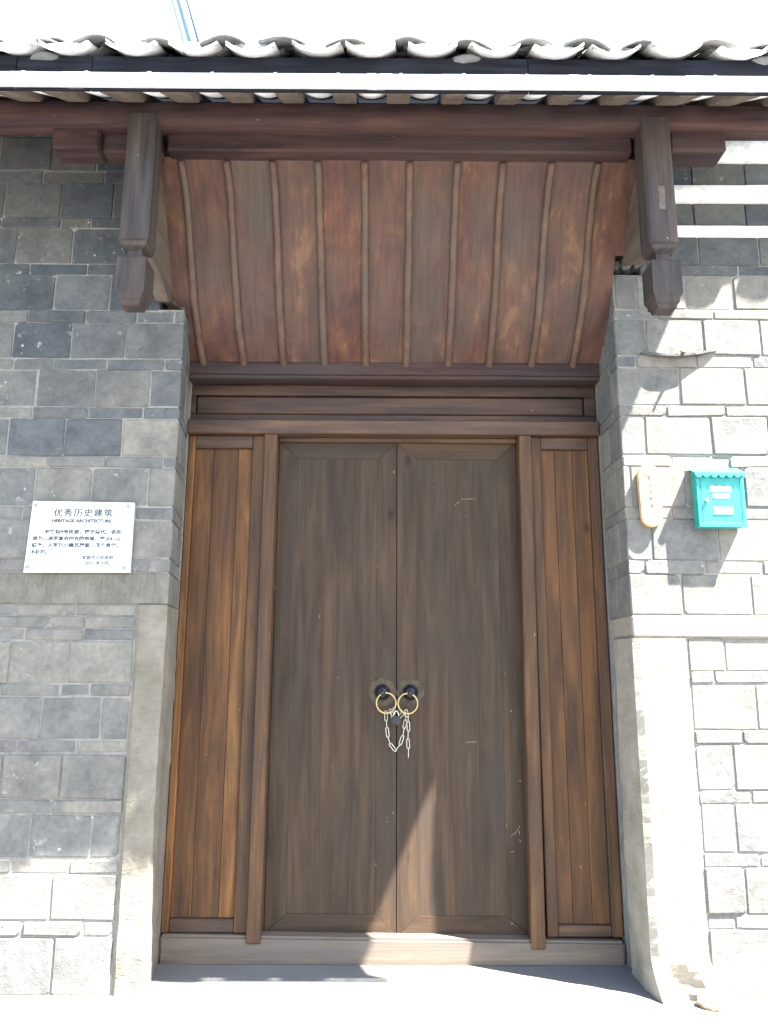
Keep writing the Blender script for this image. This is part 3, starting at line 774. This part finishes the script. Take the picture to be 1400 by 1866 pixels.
# the shallower eave that carries on right of the gate
rf2 = thing('tiled_eave', 'shallow grey tiled eave above the right wall, beyond the end of the deep eave', 'roof', (2.5, 0, 4.2))
px2 = [XV+.13+.256*i for i in range(5)]
tiles(rf2, px2, -.26, 4.255, 4, 0)
bm = bmesh.new(); prism(bm, [(-.20, 4.30), (2.2, 4.30+SL*2.4), (2.2, 4.275+SL*2.4), (-.20, 4.275)], XV-.018, 3.2, 'X'); obj('roof_deck', bm, 'fascia_wood', rf2)

# ------------------------------------------------------------------ gutter
gt = thing('gutter', 'thin white plastic rain gutter along the eave', 'gutter', (0, -.77, 3.72))
def gutter_run(a, b_):
    bm = bmesh.new(); pr = []
    cy, cz, R_ = -.7735, 3.806, 1
    prof = [(-.799, 3.788), (-.804, 3.788), (-.805, 3.780), (-.803, 3.765), (-.796, 3.751), (-.780, 3.744), (-.767, 3.744), (-.767, 3.747), (-.779, 3.747), (-.793, 3.754), (-.799, 3.766), (-.800, 3.780)]
    n = max(2, int((b_-a)/.15)); rings = []
    for i in range(n+1):
        x = a+(b_-a)*i/n; w_ = .0025*fbm((x, 0, 0), 1.5, 4)
        rings.append([bm.verts.new((x, y+w_*.3, z+w_)) for y, z in prof])
    for A, B in zip(rings, rings[1:]):
        k_ = len(A)
        for k in range(k_): bm.faces.new((A[k], A[(k+1) % k_], B[(k+1) % k_], B[k]))
    bm.faces.new(rings[0]); bm.faces.new(rings[-1][::-1]); return obj('gutter_run', bm, 'gutter', gt)
for a, b_ in ((-3.0, -.115), (-.112, 2.0)): gutter_run(a, b_)
mkbox('gutter_joint', 'gutter', gt, -.135, -.092, -.8085, -.7635, 3.7415, 3.7905, bev=.004)
x = -2.88
while x < 1.9:
    mkbox('gutter_clip', 'gutter', gt, x, x+.014, -.8075, -.7640, 3.784, 3.7905, bev=.0015); x += .262

# ------------------------------------------------------------------ plaque
pq = thing('plaque', 'white marble plaque lettered in black, screwed to the left brick wall', 'plaque', (-1.48, -.02, 1.786))
bm = bmesh.new(); hexa(bm, [(-1.729, -.022, 1.786), (-1.233, -.022, 1.788), (-1.233, -.006, 1.788), (-1.729, -.006, 1.786), (-1.716, -.022, 2.128), (-1.235, -.022, 2.122), (-1.235, -.006, 2.122), (-1.716, -.006, 2.128)], .002)
obj('plaque_slab', bm, 'plaque', pq)
for x, z in ((-1.700, 2.106), (-1.262, 2.102), (-1.712, 1.812), (-1.260, 1.810)):
    bm = bmesh.new(); lathe(bm, [(.0085, 0), (.0085, .003), (.006, .0055), (.001, .006)], (x, -.0222, z), seg=14); obj('screw', bm, 'screw', pq, True)
def text(parent, name, s, x, z, size, y, mat, align='LEFT', bold=.0, spacing=1.0, width=None, rotz=0):
    cu = bpy.data.curves.new('t', 'FONT'); cu.body = s; cu.size = size; cu.align_x = align; cu.space_character = spacing
    cu.extrude = .0004; cu.offset = bold; cu.resolution_u = 3
    ob = bpy.data.objects.new('t', cu); C.objects.link(ob)
    dg = bpy.context.evaluated_depsgraph_get(); me = bpy.data.meshes.new_from_object(ob.evaluated_get(dg))
    bpy.data.objects.remove(ob)
    bm = bmesh.new(); bm.from_mesh(me); bpy.data.meshes.remove(me)
    xs_ = [v_.co.x for v_ in bm.verts]
    if not xs_: bm.free(); return
    k = 1
    if width: k = width/(max(xs_)-min(xs_))
    for v_ in bm.verts:
        p = v_.co.copy(); v_.co = Vector((x+p.x*k, y-p.z, z+p.y))
    return obj(name, bm, mat, parent)
YT = -.0226
text(pq, 'title_lettering', '优秀历史建筑', -1.612, 2.056, .040, YT, 'ink', bold=.0006, spacing=1.19, width=.278)
text(pq, 'title_lettering', 'HERITAGE ARCHITECTURE', -1.617, 2.025, .021, YT, 'ink', bold=.0009, width=.280)
for s, x, z, w_ in (('冠英街9号民居，建于清代。该民', -1.645, 1.972, .358), ('居为二进深复合四合院布局，穿斗硬山', -1.700, 1.940, .410), ('结构，人字顶小青瓦屋面，花格灵窗，', -1.702, 1.908, .406), ('木板墙。', -1.704, 1.876, .078)):
    text(pq, 'body_lettering', s, x, z, .0215, YT, 'ink', bold=.0007, width=w_)
text(pq, 'date_lettering', '宜宾市人民政府', -1.462, 1.851, .020, YT, 'ink', bold=.0003, width=.146)
text(pq, 'date_lettering', '2011年3月', -1.446, 1.825, .020, YT, 'ink', bold=.0003, width=.108)

# ------------------------------------------------------------------ house number strip
hn = thing('door_sign', 'narrow orange wooden strip with rounded ends and dark marks, left of the teal mailbox', 'sign', (1.21, -.02, 2.02))
bm = bmesh.new(); A = []; hw = .049
cxs = 1.213; zlo, zhi = 2.066, 2.272
for k in range(13): a = math.pi+math.pi*k/12; A.append((cxs+.003+hw*math.cos(a), zlo+hw*math.sin(a)))
for k in range(13): a = math.pi*k/12; A.append((cxs-.001+hw*math.cos(a), zhi+hw*math.sin(a)))
prism(bm, A, -.034, -.004, 'Y', .004); obj('sign_board', bm, 'orange', hn)
bm = bmesh.new(); tube(bm, [(cxs-.004+.019*math.cos(math.radians(a)), -.0345, 2.283+.019*math.sin(math.radians(a))) for a in range(190, 345, 12)], .0017, 6); obj('painted_arc', bm, 'ink', hn)
def stroke(bm, x0, z0, x1, z1, wd=.0022):
    d = Vector((x1-x0, 0, z1-z0)); n_ = Vector((-d.z, 0, d.x)).normalized()*wd
    p = Vector((x0, 0, z0)); q = Vector((x1, 0, z1)); y0, y1 = -.0352, -.0338
    pts = [(p-n_), (q-n_), (q+n_), (p+n_)]
    hexa(bm, [(v_.x, y1, v_.z) for v_ in pts]+[(v_.x, y0, v_.z) for v_ in pts])
marks = [[(-8, 6, 7, 5), (-5, 0, 5, 1), (-9, -6, 9, -5), (0, 6, 1, -6)], [(-9, 4, -2, 0), (-2, 0, -8, -6), (1, 6, 9, 3), (3, 0, 9, -5), (1, -6, 5, -7)], [(-8, 6, 4, 6), (-4, 6, -8, -5), (1, 3, 9, -6), (-2, -1, 6, -1)],
         [(-8, 4, 8, 5), (-6, -1, 6, 0), (-2, 7, -6, -7), (3, 0, 8, -6)], [(-7, 6, 6, 6), (0, 6, 0, -4), (0, -1, 6, -1), (-8, -6, 4, -4), (4, 2, 9, -7)], [(0, 9, 0, -8)]]
for i, mk in enumerate(marks):
    bm = bmesh.new(); zc = 2.252-.0335*i; xc = cxs-.002+.001*i
    for a, b_, c_, d_ in mk: stroke(bm, xc+a*.0011, zc+b_*.0011, xc+c_*.0011, zc+d_*.0011, .0016)
    obj('painted_mark', bm, 'ink', hn)

# ------------------------------------------------------------------ mailbox
mb = thing('mailbox', 'teal metal mailbox with a scalloped lid on the sunlit right wall', 'mailbox', (1.53, -.04, 2.0))
X0, X1, Z0, Z1, D = 1.424, 1.640, 2.014, 2.262, .062
mkbox('mailbox_body', 'teal', mb, X0, X1, -D, -.002, Z0, Z1, bev=.003)
mkbox('mailbox_rim', 'teal', mb, X0-.004, X1+.004, -D-.007, -D-.0005, Z0-.004, Z0+.016, bev=.002)
for a, b_ in ((X0-.004, X0+.014), (X1-.014, X1+.004)): mkbox('mailbox_rim', 'teal', mb, a, b_, -D-.007, -D-.0005, Z0+.0165, Z1-.002, bev=.002)
mkbox('mailbox_door', 'teal', mb, X0+.0155, X1-.0155, -D-.006, -D-.0004, Z0+.0175, Z1-.004, bev=.0015)
bm = bmesh.new()
a_ = [(-.001, Z1+.044), (-.001, Z1+.048), (-D-.020, Z1+.008), (-D-.020, Z1+.003)]
prism(bm, a_, X0-.012, X1+.010, 'X'); obj('mailbox_lid', bm, 'teal', mb)
bm = bmesh.new(); n = 56; T = []; Bt = []
for i in range(n+1):
    u = i/n; x = X0-.012+(X1-X0+.022)*u; zz = Z1+.0025-.016*abs(math.sin(math.pi*6.5*u))**.7-.003
    T.append(x); Bt.append(zz)
for i in range(n):
    hexa(bm, [(T[i], -D-.020, Bt[i]), (T[i+1], -D-.020, Bt[i+1]), (T[i+1], -D-.0185, Bt[i+1]), (T[i], -D-.0185, Bt[i]), (T[i], -D-.020, Z1+.003), (T[i+1], -D-.020, Z1+.003), (T[i+1], -D-.0185, Z1+.003), (T[i], -D-.0185, Z1+.003)])
bmesh.ops.remove_doubles(bm, verts=bm.verts, dist=.0002)
obj('scalloped_edge', bm, 'teal', mb)
for s in (0, 1):      # gable ends between box and lid
    bm = bmesh.new(); x = (X0+.001, X1-.003)[s]; prism(bm, [(-.003, Z1+.0005), (-.003, Z1+.043), (-D-.004, Z1+.0105), (-D-.004, Z1+.0005)], x, x+.002, 'X'); obj('lid_end', bm, 'teal', mb)
def pad(name, x0, x1, z0, z1, bev=.0012): mkbox(name, 'white_print', mb, x0, x1, -D-.0085, -D-.0061, z0, z1, bev=bev)
pad('printed_label', 1.481, 1.582, 2.178, 2.205); pad('printed_label', 1.493, 1.572, 2.148, 2.170); pad('name_card', 1.490, 1.582, 2.072, 2.104)
mkbox('card_holder', 'teal', mb, 1.488, 1.584, -D-.0088, -D-.0062, 2.0685, 2.0715, bev=.0004)
bm = bmesh.new(); lathe(bm, [(.009, .006), (.009, .014), (.006, .017), (.001, .0175)], (1.462, -D, 2.136), seg=14); obj('lock', bm, 'chain', mb, True)

# ------------------------------------------------------------------ tile shard stuck in the right wall
sh = thing('tile_shard', 'curved grey tile shard sticking out of the right wall above the mailbox', 'tile', (1.42, -.03, 2.88))
bm = bmesh.new(); n = 12; rings = []
for i in range(n+1):
    u = i/n; x = 1.225+.375*u; z = 2.892-.026*math.sin(math.pi*min(1, u*1.0))*(1-.2*u)+.022*u**2
    dpt = .046*math.sin(math.pi*(u*.92+.06))**.6*(1-.25*u)+.004*fbm((x, 0, 0), 20)
    rings.append([bm.verts.new(p) for p in ((x, .02, z), (x, -dpt, z-.002), (x, -dpt, z+.010), (x, .02, z+.013))])
for A, B in zip(rings, rings[1:]):
    for k in range(4): bm.faces.new((A[k], A[(k+1) % 4], B[(k+1) % 4], B[k]))
bm.faces.new(rings[0]); bm.faces.new(rings[-1][::-1]); obj('shard', bm, 'brick_dark', sh)
bm = bmesh.new(); tube(bm, [(1.418, .01, 2.885), (1.416, -.040, 2.884), (1.413, -.072, 2.876)], [.008, .009, .006], 7); obj('peg', bm, 'arm_wood', sh, True)
bm = bmesh.new(); bmesh.ops.create_icosphere(bm, subdivisions=1, radius=.011)
for vtx in bm.verts: vtx.co = Vector((1.428+vtx.co.x*1.5, -.016+vtx.co.y, 2.905+vtx.co.z))
obj('mortar_lump', bm, 'bare_soil', sh)

# ------------------------------------------------------------------ pole beyond the roof
po = thing('utility_pole', 'pale blue leaning pole rising behind the tiled eave', 'pole', (-2.5, 7, 0))
def pp(u, z): return (-3.155-.29*(z-11.2)+u, 7, z)
bm = bmesh.new(); tube(bm, [pp(-.0, z) for z in (0, 6, 11.2, 14)], .075, 14); obj('pole_shaft', bm, 'pole', po, True)
bm = bmesh.new(); tube(bm, [pp(.105+.006*math.sin(z*3), z+.0) for z in [0.3+.5*i for i in range(28)]], .036, 8); obj('pipe', bm, 'pole_dark', po, True)
bm = bmesh.new(); tube(bm, [pp(-.15, z) for z in (0, 6, 11.2, 14)], .007, 6); obj('wire', bm, 'hair_wire', po)
